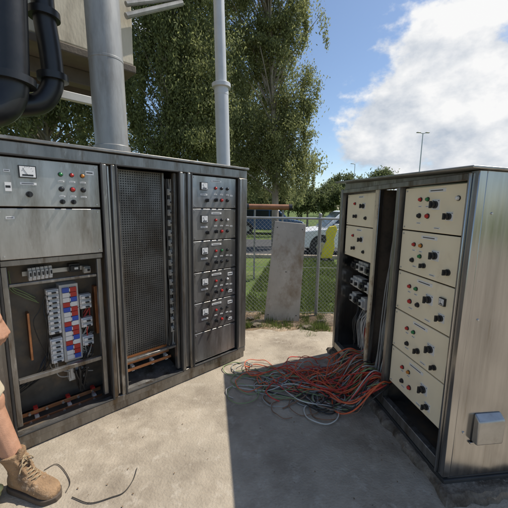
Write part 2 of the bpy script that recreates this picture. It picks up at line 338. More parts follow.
for i in range(nr):
    z=zt-(i+.5)*dz; m=MB(); w=(xb-xa)
    m.cur=0; m.box(xa,xa+w*.46,.182,.2,z-dz*.45,z+dz*.45); m.cur=1; m.box(xa+w*.54,xb,.182,.2,z-dz*.45,z+dz*.45); m.cur=2; m.box(xa+w*.47,xa+w*.53,.178,.2,z-dz*.3,z+dz*.3)
    m.build('phase_marker',[('blue','red','white'),('white','red','white'),('white','blue','white'),('red','white','white')][i%4],ch)
bw=.075
for i in range(nr):
    z=zt-(i+.5)*dz
    if i!=9: breaker(Lc,xa-.02-bw/2,.24,z,bw,dz*.94,.07)
    if i in (2,3,4,7,8,11,12): breaker(Lc,xb+.02+bw/2,.24,z,bw,dz*.94,.07)
x,z=LL(76,370); breaker(Lc,x,.25,z,.1,.13,.09,'black','main_switch','offw')
for i in range(6):
    x,z=LL(30+4.1*i,274.5-.6*i); breaker(Lc,x,.24,z,.02,.085,.06)
x,z=LL(75,268); breaker(Lc,x,.26,z,.07,.06,.07,'white','relay','black')
x,z=LL(88,270); breaker(Lc,x,.26,z,.045,.05,.06,'black','relay','offw')
m=MB(); x0_,z0_=LL(24,281); x1_,_=LL(92,281); m.box(x0_,x1_,.262,.275,z0_+.02,z0_+.05); m.build('mounting_rail','rim',Lc)
x,z=LL(98,300); m=MB(); m.box(x-.012,x+.012,.24,.3,z-.28,z+.1); m.build('copper_link','copper',Lc,bevel=.002)
x,z=LL(40,330); m=MB(); m.box(x-.06,x-.045,.24,.3,z-.22,z+.12); m.build('copper_link','copper',Lc,bevel=.002)
def wires(root,n,fa,fb,mid,r,mt,name='wire_loom'):
    m=MB()
    for i in range(n):
        a=Vector(fa)+Vector((random.uniform(-.02,.02),random.uniform(-.015,.015),random.uniform(-.02,.02))); b=Vector(fb)+Vector((random.uniform(-.04,.04),random.uniform(-.02,.02),random.uniform(-.03,.03)))
        c=Vector(mid)+Vector((random.uniform(-.05,.05),random.uniform(-.03,.03),random.uniform(-.05,.05)))
        m.tube(crom([a,(a+c)/2+Vector((random.uniform(-.03,.03),0,0)),c,b],6),r,6)
    return m.build(name,mt,root)
for k,(mt) in enumerate(('cblk','cred','cwht','cgry','cblk')):
    z=zt-.1-.1*k
    wires(Lc,5,(xb+.09,.25,z),(-1.42,.26,.5-.03*k),(-1.47,.22,z-.12),.004,mt)
wires(Lc,7,(xa-.09,.26,zb+.1),(-1.86,.25,.3),(xa-.16,.22,zb-.05),.004,'cblk'); wires(Lc,3,(-1.7,.27,.9),(-1.86,.27,1.15),(-1.84,.26,1.0),.003,'cgrn')
wires(Lc,14,(xb+.0,.2,zb-.12),((xa+xb)/2+.05,.18,.2),((xa+xb)/2+.03,.12,.36),.006,'cblk')
wires(Lc,4,(xa-.08,.24,.55),(-1.45,.2,.32),(-1.6,.2,.38),.004,'cgry')
wires(Lc,6,(xa-.1,.2,zt-.05),(xa-.1,.24,zb),(xa-.13,.2,(zt+zb)/2),.003,'cblk')
for k,(pa,pb,yy) in enumerate((((38,411),(118,385),.2),((36,420),(119,393),.17),((44,428),(120,401),.13))):
    xA,zA=LL(*pa,yy); xB,zB=LL(*pb,yy); zz=(zA+zB)/2+.015
    m=MB(); m.box(-1.86,-1.36,yy,yy+.008,zz-.013,zz+.013); bb=m.build('busbar','copper',Lc,bevel=.001)
    for j in range(5):
        xx=-1.82+.1*j; q=MB(); q.cyl((xx,yy,zz),(xx,yy-.014,zz),.009,n=6); q.build('bolt','rim',bb)
    for xx in (-1.78,-1.58,-1.41): MB().box(xx-.012,xx+.012,yy+.008,yy+.05,zz-.022,zz+.022).build('insulator','red' if k==0 else 'offw',bb)
# bay two
xr,_=LL(163,260,.13)
MB().box(-1.222,xr,.13,.133,.36,ZC-.008).build('perforated_sheet','perf',Lc)
m=MB(); m.box(xr,xr+.018,.11,.135,.36,ZC-.008); m.build('sheet_edge','frame',Lc,bevel=.002)
m=MB(); m.box(-1.225,-1.2,.04,.08,.14,ZC-.01); m.box(-.77,-.745,.03,.08,.14,ZC-.01); m.box(-1.2,-.77,.05,.08,.34,.36); m.build('inner_frame','frame',Lc,bevel=.003)
m=MB(); m.box(-.79,-.74,.22,.32,.35,1.78); m.build('cable_duct','frame',Lc,bevel=.003)
for k,(mt,dx,yy) in enumerate((('cblk',-.79,.1),('cgry',-.76,.09),('cgry',-.775,.14),('cblk',-.80,.18))):
    m=MB()
    for i in range(4):
        xx=dx+random.uniform(-.012,.012); yy2=yy+random.uniform(-.012,.012)
        m.tube(crom([(xx+random.uniform(-.012,.012),yy2+random.uniform(-.01,.01),1.78-.19*j) for j in range(8)]+[(xx-.04*random.random(),yy2,.33)],4),.005,6)
    m.build('wire_loom',mt,Lc)
for i in range(15): breaker(Lc,-.785,.1,.5+.084*i,.026,.05,.03,'black','terminal_block','cgry')
for k,(zz,yy) in enumerate(((.31,.2),(.27,.17),(.23,.13))):
    m=MB(); m.box(-1.19,-.78,yy,yy+.008,zz-.012,zz+.012); bb=m.build('busbar','copper',Lc,bevel=.001)
    for xx in (-1.12,-.95,-.82): MB().box(xx-.012,xx+.012,yy+.008,yy+.05,zz-.022,zz+.022).build('insulator','offw',bb)
m=MB(); m.hexa([(-1.22,.06,.1),(-.75,.06,.1),(-.75,.4,.2),(-1.22,.4,.2),(-1.22,.06,.11),(-.75,.06,.11),(-.75,.4,.21),(-1.22,.4,.21)]); m.build('gland_plate','frame',Lc)
# ------------------------------------------------------------------ RIGHT CABINET
N=gp(443,489); Fp=gp(333,352); v=N-Fp; angR=math.atan2(v.y,v.x); WR=v.length
TR=Matrix.Translation(N)@Matrix.Rotation(angR,4,'Z')
Rc=thing('switchboard_cabinet','stainless steel switchboard cabinet with cream control panels, on the right','electrical cabinet',N,angR)
def RR(px,py,y=0.0): return onY(TR,px,py,y)
D=.72; ZT=1.755; ZB=.075
m=MB(); m.box(-WR-.01,.01,-.01,D,.03,ZB-.012); m.box(-WR,0,.02,D-.03,ZB-.012,ZB); m.build('plinth','rubber',Rc,bevel=.005)
m=MB()
per=[]
def seg(a,b,n):
    for i in range(n): f=i/n; per.append((a[0]+(b[0]-a[0])*f,a[1]+(b[1]-a[1])*f))
seg((-WR-.05,-.035),(.07,-.035),70); seg((.07,-.035),(.07,D+.06),40); seg((.07,D+.06),(-WR-.05,D+.06),40); seg((-WR-.05,D+.06),(-WR-.05,-.035),30)
rs=[[],[],[]]
for x,y in per:
    k=.03*mnoise.noise((x*6,y*6,0))+.02*mnoise.noise((x*19,y*19,3)); cx_,cy_=(-WR/2,D/2); ox=math.copysign(1,x-cx_) if abs(x-cx_)>WR/2 else 0; oy=math.copysign(1,y-cy_) if abs(y-cy_)>D/2 else 0
    for r_,(zz,ex) in enumerate(((-.01,.03),(.03+.01*mnoise.noise((x*9,y*9,7)),.012),(.0415,-.012))): rs[r_].append(TR@Vector((x+ox*(k+ex),y+oy*(k+ex),zz)))
m.rings(rs); struct(m.build('concrete_plinth','rconc',smooth=False))
YO=-.075
d_=TR.inverted().to_3x3()@ray(446,162.5); o_=TR.inverted()@CP; tt=(.03-o_.x)/d_.x; c0=o_+d_*tt
y6,z6=onX(TR,600,175,.03); sl_=(z6-c0.z)/(y6-c0.y)
zn=c0.z+sl_*(YO-c0.y)
_,zf_=onY(TR,336,181.5,YO)
xF=-WR-.02; xN=.03
def roofz(x,y): return zf_+(zn-zf_)*(x-xF)/(xN-xF)+sl_*(y-YO)
yb_r=D+.05
p=[Vector((x,y,roofz(x,y))) for x,y in ((xF,YO),(xN,YO),(xN,yb_r),(xF,yb_r))]
t=Vector((0,0,.013))
m=MB(); m.hexa([p[0]-t,p[1]-t,p[2]-t,p[3]-t,p[0],p[1],p[2],p[3]]); m.build('roof','stainr',Rc,bevel=.004)
def rz(x,y): return roofz(x,y)-.015
m=MB(); m.hexa([(-.012,.03,ZB),(0,.03,ZB),(0,D,ZB),(-.012,D,ZB),(-.012,.03,rz(-.012,.03)),(0,.03,rz(0,.03)),(0,D,rz(0,D)),(-.012,D,rz(-.012,D))]); m.build('side_panel','stain',Rc,bevel=.003)
MB().box(-WR,-WR+.012,.03,D,ZB,ZT).build('side_panel','stain',Rc,bevel=.003)
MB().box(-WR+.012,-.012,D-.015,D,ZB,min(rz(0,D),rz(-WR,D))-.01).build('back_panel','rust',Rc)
MB().box(-WR+.012,-.012,.04,D-.015,ZB,ZB+.01).build('floor_plate','dark',Rc)
zh=1.715
m=MB(); m.hexa([(-WR,.03,zh),(-.012,.03,zh),(-.012,.06,zh),(-WR,.06,zh),(-WR,.03,rz(-WR,.03)),(-.012,.03,rz(-.012,.03)),(-.012,.06,rz(-.012,.06)),(-WR,.06,rz(-WR,.06))]); m.build('header','frame',Rc)
m=MB(); m.box(-WR+.05,-.05,-.012,.03,zh,zh+.035); m.build('top_rail','frame',Rc,bevel=.004)
m=MB(); m.box(-.05,0.003,-.015,.03,ZB,rz(0,-.015)-.002); m.box(-.05,-.035,-.03,-.015,ZB,rz(0,-.03)-.01); m.build('front_post','stain',Rc,bevel=.004)
m=MB(); m.box(-WR-.003,-WR+.05,-.015,.03,ZB,ZT-.002); m.build('front_post','frame',Rc,bevel=.004)
m=MB(); m.box(-WR+.05,-.05,-.012,.035,ZB,ZB+.07); m.build('bottom_rail','frame',Rc,bevel=.004)
xm0,_=RR(398,250); xm1,_=RR(374,250)
for x in (xm0-.04,xm1):
    w_=.022 if x==xm1 else .018
    m=MB(); m.box(x-w_,x+w_,-.012,.035,ZB+.07,zh); m.build('divider_post','dbeige' if x==xm1 else 'frame',Rc,bevel=.003)
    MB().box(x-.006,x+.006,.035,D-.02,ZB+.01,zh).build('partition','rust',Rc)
m=MB(); m.box(xm1+.023,xm1+.034,-.004,.03,ZB+.07,zh); m.build('hinge_strip','stain',Rc,bevel=.002)
MB().box(xm0-.078,xm0-.06,.0,.04,ZB+.07,zh).build('inner_upright','dbeige',Rc,bevel=.002)
zt5=1.705; ph=.284; pl=xm0; pr=-.065
sets=[[('q',.55,.6),('l',.3,.72,'red'),('l',.42,.72,'green'),('q',.76,.36,.05,.017),('b',.3,.35,'black'),('b',.44,.35,'red'),('p',.55,.9,.14,.02),('l',.85,.72,'white')],
 [('q',.62,.54),('l',.26,.7,'red'),('l',.38,.7,'amber'),('l',.38,.45,'green'),('k',.82,.26,.016),('b',.25,.32,'black'),('p',.5,.9,.14,.02),('k',.46,.26,.014)],
 [('q',.6,.58),('l',.25,.7,'red'),('l',.37,.7,'green'),('q',.8,.3,.05,.017),('b',.28,.34,'red'),('b',.42,.34,'black'),('p',.5,.9,.14,.02),('m',.8,.66,.035,.035)],
 [('q',.7,.54),('l',.28,.68,'red'),('l',.4,.68,'green'),('k',.5,.3,.016),('b',.3,.3,'black'),('p',.5,.9,.14,.02),('k',.78,.2,.014)],
 [('q',.66,.56),('l',.26,.66,'red'),('l',.38,.66,'amber'),('q',.74,.24,.048,.016),('b',.27,.3,'black'),('b',.42,.3,'red'),('p',.5,.88,.14,.02)]]
for s_ in sets: s_+= [('p',s_[1][1],.56,.03,.009),('p',s_[2][1],.56,.03,.009),('p',.6,.1,.05,.01),('p',.3,.18,.04,.009)]
for i in range(5):
    z1=zt5-i*ph; panel(Rc,pl,pr,z1-ph+.008,z1,.0+.02,'cream',sets[i])
for i in range(2):
    z1=1.70-i*.3; panel(Rc,-WR+.08,xm1-.05,z1-.292,z1,.03,'cream',[('q',.6,.62,.055,.018),('l',.3,.7,'red'),('k',.36,.3,.015),('b',.68,.26,'black'),('p',.5,.9,.1,.018)])
MB().box(-WR+.05,xm1-.03,.32,.33,.15,1.08).build('mounting_plate','dark',Rc)
for r in range(3):
    for c in range(4):
        x=-WR+.14+.1*c; z=1.0-.17*r
        if (r,c)!=(2,3): breaker(Rc,x,.3-.1,z,.085,.11,.1,'black','contactor','offw' if (r+c)%3 else 'black')
for k,mt in enumerate(('cblk','cgry','cwht','cred')): wires(Rc,6,(-WR+.15+.1*k,.2,.6),(-WR+.2+.08*k,.15,.2),(-WR+.18+.09*k,.14,.42),.006,mt)
MB().box(xm1+.007,xm1+.03,.2,.24,.35,1.62).build('terminal_strip','offw',Rc,bevel=.003)
MB().box(xm1+.007,xm1+.022,.38,.41,.35,1.62).build('terminal_strip','dbeige',Rc,bevel=.003)
for r in range(14): breaker(Rc,xm1+.05,.2,.42+.085*r,.035,.05,.04,'black','terminal_block','offw' if r%4 else 'cgry')
for k,(mt,zz) in enumerate((('cgry',1.55),('cwht',1.3),('cblk',1.5),('cbrn',1.4),('cred',.9),('cor',.75),('cor',.6))):
    x=xm1+.07+.02*k; wires(Rc,6,(x,.16,zz),(x+.05,.04,.18),(x+.01,.1+.02*k,zz*.5+.1),.005,mt)
wires(Rc,8,(-.2,.3,.25),(-.45,.2,.14),(-.3,.2,.17),.007,'cblk')
XH=.04
ya,za=onX(TR,480,421,XH); yb,zb2=onX(TR,503,444,XH)
m=MB(); m.hexa([(.0,ya,zb2),(XH,ya,zb2),(XH,yb,zb2),(.0,yb,zb2),(.0,ya,za+.02),(XH,ya,za-.012),(XH,yb,za-.012),(.0,yb,za+.02)]); hb=m.build('vent_cover','stainr',Rc,bevel=.008)
m=MB(); m.box(0.001,.012,ya-.012,yb+.012,zb2-.012,zb2-.001); m.build('flange_lip','stain',hb,bevel=.002)
for yy,zz in ((.08,.35),(.08,1.0),(.08,1.55),(.5,.2),(.5,1.6)):
    q=MB(); q.cyl((0,yy,zz),(.005,yy,zz),.007,.005,n=10); q.build('rivet','rim',Rc)
# ------------------------------------------------------------------ cables
def Rw(x,y,z): return TR@Vector((x,y,z))
hp='in the tangled heap between the two cabinets'
cables=[('orange_cable','cor',24,'orange cable '+hp,'orange cables in the tangled heap'),
('red_cable','cred',12,'red cable '+hp,'red cables in the tangled heap'),
('green_cable','cgrn',10,'dull green cable '+hp,'green cables in the tangled heap'),
('brown_cable','cbrn',8,'brown cable '+hp,'brown cables in the tangled heap'),
('grey_cable','cgry',11,'grey cable '+hp,'grey cables in the tangled heap'),
('black_cable','cblk',8,'black cable '+hp,'black cables in the tangled heap'),
('white_cable','cwht',4,'white cable '+hp,'white cables in the tangled heap')]
for nm,mt,cnt,lab,gr in cables:
    warm=mt in('cor','cred')
    for i in range(cnt):
        x=random.uniform(-WR+.5,-.66)
        pts=[Rw(x,.25,.35+.2*random.random()),Rw(x,.08,.26),Rw(x+random.uniform(-.06,.06),-.06,.17+.12*random.random())]
        if warm:
            tx,ty=(random.uniform(295,345),random.uniform(364,390)) if random.random()<.6 else (random.uniform(245,300),random.uniform(368,388)); 
        else:
            tx,ty=random.uniform(230,300),random.uniform(370,394)
            if random.random()<.35: tx=random.uniform(272,330); ty=random.uniform(390,408)
        tgt=gp(tx,ty); st=pts[-1]
        # smooth meander: direction wanders slowly
        L_=(tgt-st).length; n=max(4,int(L_/.16)); side=Vector((-(tgt-st).y,(tgt-st).x,0)).normalized(); ph0=random.random()*6.28; wl=random.uniform(.7,1.5); am=random.uniform(.05,.16)
        for k in range(1,n+1):
            f=k/n; q=st.lerp(tgt,f)+side*am*(math.sin(ph0+f*6.28*wl)-math.sin(ph0)*(1-f))
            zz=max(.006,(.14 if warm else .06)*(1-f)*random.random()+.006+(.05 if warm else .022)*random.random()*(1 if f<.75 else .3))
            pts.append(Vector((q.x+random.uniform(-.03,.03),q.y+random.uniform(-.03,.03),zz)))
        if random.random()<.7:
            e=pts[-1]; d0=pts[-1]-pts[-2]; sg=random.choice((-1,1)); h0=math.atan2(d0.y,d0.x); stp=random.uniform(.05,.09); cur_=e.copy()
            for k in range(random.randint(4,10)):
                h0+=sg*random.uniform(.45,.75); cur_=cur_+Vector((math.cos(h0)*stp,math.sin(h0)*stp,0)); pts.append(Vector((cur_.x,cur_.y,.006+(.05 if warm else .018)*random.random())))
        for q in pts[3:]:
            loc=TR.inverted()@q
            if loc.y>-.05 and q.z<.1: q.x-=loc.y+.06
        ra=random.uniform(.0034,.0056)
        m=MB(); m.tube(crom(pts,7),ra,6); tag(m.build(nm,mt),lab,'cable',gr)
pts=[gp(a,b,.006) for a,b in ((72,497),(90,503),(112,497),(124,492),(133,480),(137,468))]
tag(MB().tube(crom(pts,8),.0025,6).build('wire_offcut','twig'),'thin black wire offcut lying on the sunlit concrete near the bottom edge','wire')
pts=[gp(a,b,.006) for a,b in ((44,470),(56,464),(64,470),(70,482),(66,492))]
tag(MB().tube(crom(pts,8),.002,6).build('wire_offcut','twig'),'thin curled dark wire offcut beside the work boot','wire')
m=MB()
for i in range(300):
    px,py=random.uniform(30,440),random.uniform(355,508); g=gp(px,py)
    if i>90: g=Rw(random.uniform(-1.5,.4),random.gauss(-.14,.08),0)
    if i>180: g=Vector((random.uniform(-.3,1.1),3.55+random.gauss(0,.15),0))
    if i>250: g=Rw(random.uniform(.06,.3),random.uniform(-.15,.5),0)
    s=random.uniform(.002,.007); a=random.random()*6.28
    b=len(m.v); m.v+=[(g.x+s*math.cos(a),g.y+s*math.sin(a),.005),(g.x+s*.6*math.cos(a+1.6),g.y+s*.6*math.sin(a+1.6),.006),(g.x-s*math.cos(a),g.y-s*math.sin(a),.005),(g.x+s*.6*math.cos(a-1.6),g.y+s*.6*math.sin(a-1.6),.008)]
    m.face(b,b+1,b+2,b+3)
o=m.build('leaf_litter','litter',smooth=False); o['kind']='stuff'; tag(o,'small dry leaf fragments scattered over the concrete','litter')
# ------------------------------------------------------------------ fence + leaning sheet
FY=4.42; FH=1.47; X0,X1=-.6,3.4
fn=thing('chain_link_fence','chain link wire fence with galvanised posts behind the concrete pad','fence',(0,FY,-.05))
m=MB(); pit=.058
n=int((X1-X0+FH)/pit)+1
for s_ in (1,-1):
    for i in range(n):
        xs=X0-FH+i*pit if s_==1 else X0+i*pit
        a0,a1=xs,xs+s_*FH; za_,zb_=0,FH
        lo,hi=(X0,X1)
        if s_==1:
            if a0<lo: za_=(lo-a0); a0=lo
            if a1>hi: zb_=FH-(a1-hi); a1=hi
        else:
            if a1<lo: zb_=FH-(lo-a1); a1=lo
            if a0>hi: za_=(a0-hi); a0=hi
        if zb_-za_<.02: continue
        m.tube([(a0,.003*s_,za_),(a1,.003*s_,zb_)],.0021,4)
m.build('wire_mesh','wire',fn)
for x in (X0,.95,X1):
    m=MB(); m.cyl((x,.03,-.05),(x,.03,FH+.05),.024,n=14); m.caps((x,.03,FH+.05),(x,.03,FH+.055),.026); m.build('fence_post','galv',fn)
for z in (FH,.75,.06):
    m=MB(); m.tube([(X0,.012,z),(X1,.012,z)],.003 if z<FH else .016,8); m.build('strain_wire' if z<FH else 'top_rail','wire',fn)
bl,br=yp(264,318,4.2),yp(299,323,4.2); tl,tr=yp(275,221,4.37),yp(306,224,4.37)
dn=Vector((0,.012,0)); bl.z=-.035; br.z=-.045
m=MB(); m.hexa([bl,br,br+dn,bl+dn,tl,tr,tr+dn,tl+dn])
lean=m.build('steel_cover_sheet','sheet',bevel=.004); tag(lean,'weathered stained grey steel cover sheet standing upright against the wire fence','metal sheet')
for fx,fz in ((.1,.06),(.9,.06),(.1,.94),(.9,.94),(.5,.5)):
    q=bl.lerp(br,fx).lerp(tl.lerp(tr,fx),fz); s_=MB(); s_.cyl(q,q+Vector((0,-.005,0)),.007,n=10); s_.build('bolt_hole','black',lean)
# ------------------------------------------------------------------ vent pipe, pole, tank, black pipes
def Lw(px,py,y): x,z=onY(TL,px,py,y); return TL@Vector((x,y,z))
b=Lw(117,150,1.05); d=(b-CP); rr=15.3/F*(CM.inverted()@d).z*-1
vp=thing('vent_pipe','tall thick grey steel pipe rising behind the left cabinet','pipe',(b.x,b.y,-.06)); vp.rotation_euler=(0,R(-1.2),0)
m=MB(); m.cyl((0,0,0),(0,0,6.5),rr,n=36); m.build('pipe_shaft','galv',vp)
zc=b.z+.06-.0; m=MB(); m.tube([(0,0,zc-.03),(0,0,zc+.03)],rr*1.12,36); m.build('collar','galv',vp,bevel=.005)
zc=(Lw(108,60,1.05)).z+.06; m=MB(); m.tube([(0,0,zc-.012),(0,0,zc+.012)],rr*1.02,36); m.build('seam_band','galv',vp,bevel=.003)
b=yp(224,165,4.15); r2=6.6/F*4.1; zf=yp(219,88,4.15).z+.05
lp=thing('lamp_pole','slim pale grey pole with flanged joint rising in front of the trees','pole',(b.x+.057,b.y,-.05)); lp.rotation_euler=(0,R(-1.7),0)
m=MB(); m.cyl((0,0,-.05),(0,0,zf),r2,n=24); m.build('pole_base','polep',lp)
m=MB(); m.tube([(0,0,zf-.09),(0,0,zf+.0),(0,0,zf),(0,0,zf+.05)],[r2*1.02,r2*1.02,r2*1.35,r2*1.35],24); m.build('flange','polep',lp,bevel=.004)
m=MB(); m.cyl((0,0,zf+.05),(0,0,7.5),r2*.8,r2*.6,n=24); m.build('pole_shaft','polep',lp)
YT=1.75
xe,ze=onY(TL,134,66,YT)
tk=thing('elevated_tank','cream rendered concrete tank raised high behind the left cabinet','tank',TL@Vector((xe,YT,-.06)),angL)
m=MB(); m.box(-5,0,0,1.5,ze+.06,ze+3.6); m.build('tank_wall','tank',tk,bevel=.02)
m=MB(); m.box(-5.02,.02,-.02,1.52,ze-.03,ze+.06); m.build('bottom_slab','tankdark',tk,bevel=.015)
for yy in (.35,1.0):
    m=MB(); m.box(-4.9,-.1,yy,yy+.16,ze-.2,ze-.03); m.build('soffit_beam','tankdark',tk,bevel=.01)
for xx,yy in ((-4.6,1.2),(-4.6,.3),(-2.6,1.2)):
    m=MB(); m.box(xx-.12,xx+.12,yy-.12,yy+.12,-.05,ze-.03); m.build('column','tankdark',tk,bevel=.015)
Tk=Matrix.Translation(TL@Vector((xe,YT,-.06)))@Matrix.Rotation(angL,4,'Z')
def K(px,py,y): return Tk.inverted()@Lw(px,py,y)
m=MB(); a_,b_=K(15,88,1.5),K(104,99,1.5); m.box(a_.x,b_.x,a_.y,a_.y+.06,(a_.z+b_.z)/2-.04,(a_.z+b_.z)/2+.04); m.build('support_beam','beam',tk,bevel=.006)
for pa,pb,r_ in (((126,16),(182,3),.035),((126,4),(182,-3),.03)):
    m=MB(); m.tube([K(*pa,1.65),K(*pb,1.65)],r_,10); m.build('bracket_arm','galv',tk)
def flange(m,p,d,r):
    d=Vector(d).normalized(); m.tube([p-d*.03,p+d*.03],r*1.4,24)
pr_=.125
bp=thing('black_pipe','fat black flanged pipe bending left at the left picture edge','pipe',Lw(12,-30,1.25))
o0=Vector(bp.location)
P1=[Lw(8,-60,1.25),Lw(9,-10,1.25),Lw(11,40,1.25),Lw(12,80,1.25),Lw(9,98,1.25),Lw(-2,110,1.25),Lw(-25,112,1.25),Lw(-60,110,1.25)]
m=MB(); m.tube([p-o0 for p in crom(P1,6)],pr_,24); m.build('pipe_bend','blackpipe',bp)
m=MB(); flange(m,P1[3]-o0,P1[3]-P1[2],pr_); m.build('flange','blackpipe',bp)
bp2=thing('black_pipe','black flanged pipe with elbow hanging under the tank, beside the fatter one','pipe',Lw(48,25,1.4)); o0=Vector(bp2.location)
P2=[Lw(40,-30,1.4),Lw(44,15,1.4),Lw(50,50,1.4),Lw(53,78,1.4),Lw(50,92,1.4),Lw(40,103,1.4),Lw(20,106,1.4),Lw(-10,104,1.4)]
m=MB(); m.tube([p-o0 for p in crom(P2,6)],pr_*.75,24); m.build('pipe_bend','blackpipe',bp2)
for i_ in (1,3):
    m=MB(); flange(m,P2[i_]-o0,P2[i_]-P2[i_-1],pr_*.75); m.build('flange','blackpipe',bp2)
# ------------------------------------------------------------------ trees
def tree(label,base,ells,ncl,nleaf,lm,ll=.15,lw=.055,sig=.3,tr=.16,group=None,name='leafy_tree',droop=.6,zmin=.5,nbr=46,br=.32):
    t=thing(name,label,'tree' if name!='bush' else 'bush',base,0,group); base=Vector(base)
    cl=[]
    vol=[e[1].x*e[1].y*e[1].z for e in ells]
    for i in range(ncl):
        c,r=random.choices(ells,vol)[0]
        while True:
            u=Vector((random.uniform(-1,1),random.uniform(-1,1),random.uniform(-1,1)))
            if .2<u.length<1: break
        cl.append(Vector((c.x+u.x*r.x,c.y+u.y*r.y,c.z+u.z*r.z))-base)
    zt_=max(c.z for c in cl)
    cx=sum(c.x for c in cl)/ncl; cy=sum(c.y for c in cl)/ncl
    trunk=crom([(0,0,0),(cx*.15,cy*.1,zt_*.25),(cx*.5,cy*.5,zt_*.5),(cx*.9,cy*.9,zt_*.75),(cx,cy,zt_*.95)],6)
    m=MB(); m.tube(trunk,[tr*(1-.8*i/(len(trunk)-1)) for i in range(len(trunk))],12)
    for c in random.sample(cl,min(nbr,ncl)):
        k=int(len(trunk)*min(.9,max(.12,(c.z*.72)/zt_))); s0=trunk[k]
        mid=s0.lerp(c,.5)+Vector((random.uniform(-.2,.2),random.uniform(-.2,.2),.25))
        pts=crom([s0,mid,c],5); m.tube(pts,[tr*br*(1-.8*i/(len(pts)-1)) for i in range(len(pts))],6)
    m.build('trunk','bark',t)
    V=[];Fc=[]
    per=max(1,nleaf//ncl)
    for c in cl:
        sg=sig*random.uniform(.5,1.2); hang=random.random()<droop; hl=random.uniform(.7,2.1)*sig/.3; dx,dy=random.gauss(0,.18),random.gauss(0,.18)
        for i in range(int(per*random.uniform(.5,1.5))):
            if hang:
                f=random.random(); s2=sg*(.75-.55*f)
                p=c+Vector((dx*f+random.gauss(0,s2),dy*f+random.gauss(0,s2),.25-hl*f+random.gauss(0,.1)))
            else: p=c+Vector((random.gauss(0,sg),random.gauss(0,sg),random.gauss(0,sg*.7)))
            if p.z<zmin: continue
            d=Vector((random.uniform(-1,1),random.uniform(-1,1),random.uniform(-2.0,.2))).normalized(); w=d.cross(Vector((random.uniform(-1,1),random.uniform(-1,1),random.uniform(-1,1)))).normalized()
            l=ll*random.uniform(.6,1.25); ww=lw*random.uniform(.7,1.2); b=len(V)
            V+=[tuple(p-d*l/2),tuple(p+w*ww/2),tuple(p+d*l/2),tuple(p-w*ww/2)]; Fc.append((b,b+1,b+2,b+3))
    me=bpy.data.meshes.new('crown'); me.from_pydata(V,[],Fc); me.materials.append(M[lm]); o=bpy.data.objects.new('crown',me); COL.objects.link(o); o.parent=t
    return t
def E(px,py,rx,ry,Y,dep=1.0):
    c=yp(px,py,Y); return (c,Vector((rx*Y/F,rx*Y/F*dep,ry*Y/F)))
g=lambda px,Y:(yp(px,208,Y).x,Y,-.06)
tree('tall bushy tree with drooping foliage, nearest the sky',g(276,13),[E(258,0,46,70,13,.5),E(282,65,34,50,13,.5),E(276,130,36,36,13,.5),E(245,90,32,70,13,.5),E(298,135,24,30,13,.5),E(308,90,14,16,13,.5),E(296,12,24,28,13,.5),E(316,45,8,14,13,.5),E(265,-60,50,40,13,.5),E(250,155,30,30,13,.5),E(278,165,44,22,13,.5),E(308,165,16,18,13,.5)],310,112000,'leafA',tr=.16,zmin=1.75,sig=.27,nbr=80,br=.27,ll=.115,lw=.046)
tree('dark tree between the thick steel pipe and the slim pole',g(165,11),[E(175,20,46,70,11,.6),E(158,90,38,55,11,.6),E(200,90,36,60,11,.6),E(190,140,42,28,11,.6),E(170,-50,50,40,11,.6),E(150,150,40,25,11,.6)],270,96000,'leafB',tr=.15,zmin=1.0,sig=.29,nbr=60,br=.25,ll=.115,lw=.046)
tree('dark shaded tree under the raised tank, behind the black pipes',g(60,12),[E(20,95,70,45,12),E(85,105,45,45,12),E(-30,110,50,50,12),E(110,60,30,60,12)],170,36000,'leafB',ll=.17,lw=.07,zmin=.6)
tree('broad bushy tree standing behind the tall drooping tree',g(225,19),[E(225,130,46,50,19,.5),E(200,150,50,45,19,.5),E(205,50,50,70,19,.5),E(275,170,40,22,19,.5),E(255,100,40,60,19,.5),E(285,125,22,36,19,.5)],210,38000,'leafB',ll=.23,lw=.10,sig=.48,tr=.2,zmin=1.7)
for k,(px,py,rx,ry,Y,lab) in enumerate(((252,200,24,11,26,'low dark bush behind the left end of the rusty pipe'),(283,199,20,11,25,'low bush behind the right end of the rusty pipe'),(308,200,17,12,27,'low round bush just above the white car roof'),(331,198,16,14,28,'low bush at the left end of the right cabinet'),(381,179,7,6,55,'small distant tree showing just above the right cabinet roof'),(345,190,22,14,70,'distant tree mostly hidden behind the right cabinet'))):
    tree(lab,g(px,Y),[E(px,py,rx,ry,Y)],80,8500,'leafC',ll=.22*Y/30,lw=.12*Y/30,sig=(.28 if k!=4 else .4)*Y/30,tr=.1,droop=.1,zmin=.05,name='bush' if Y<50 else 'leafy_tree')
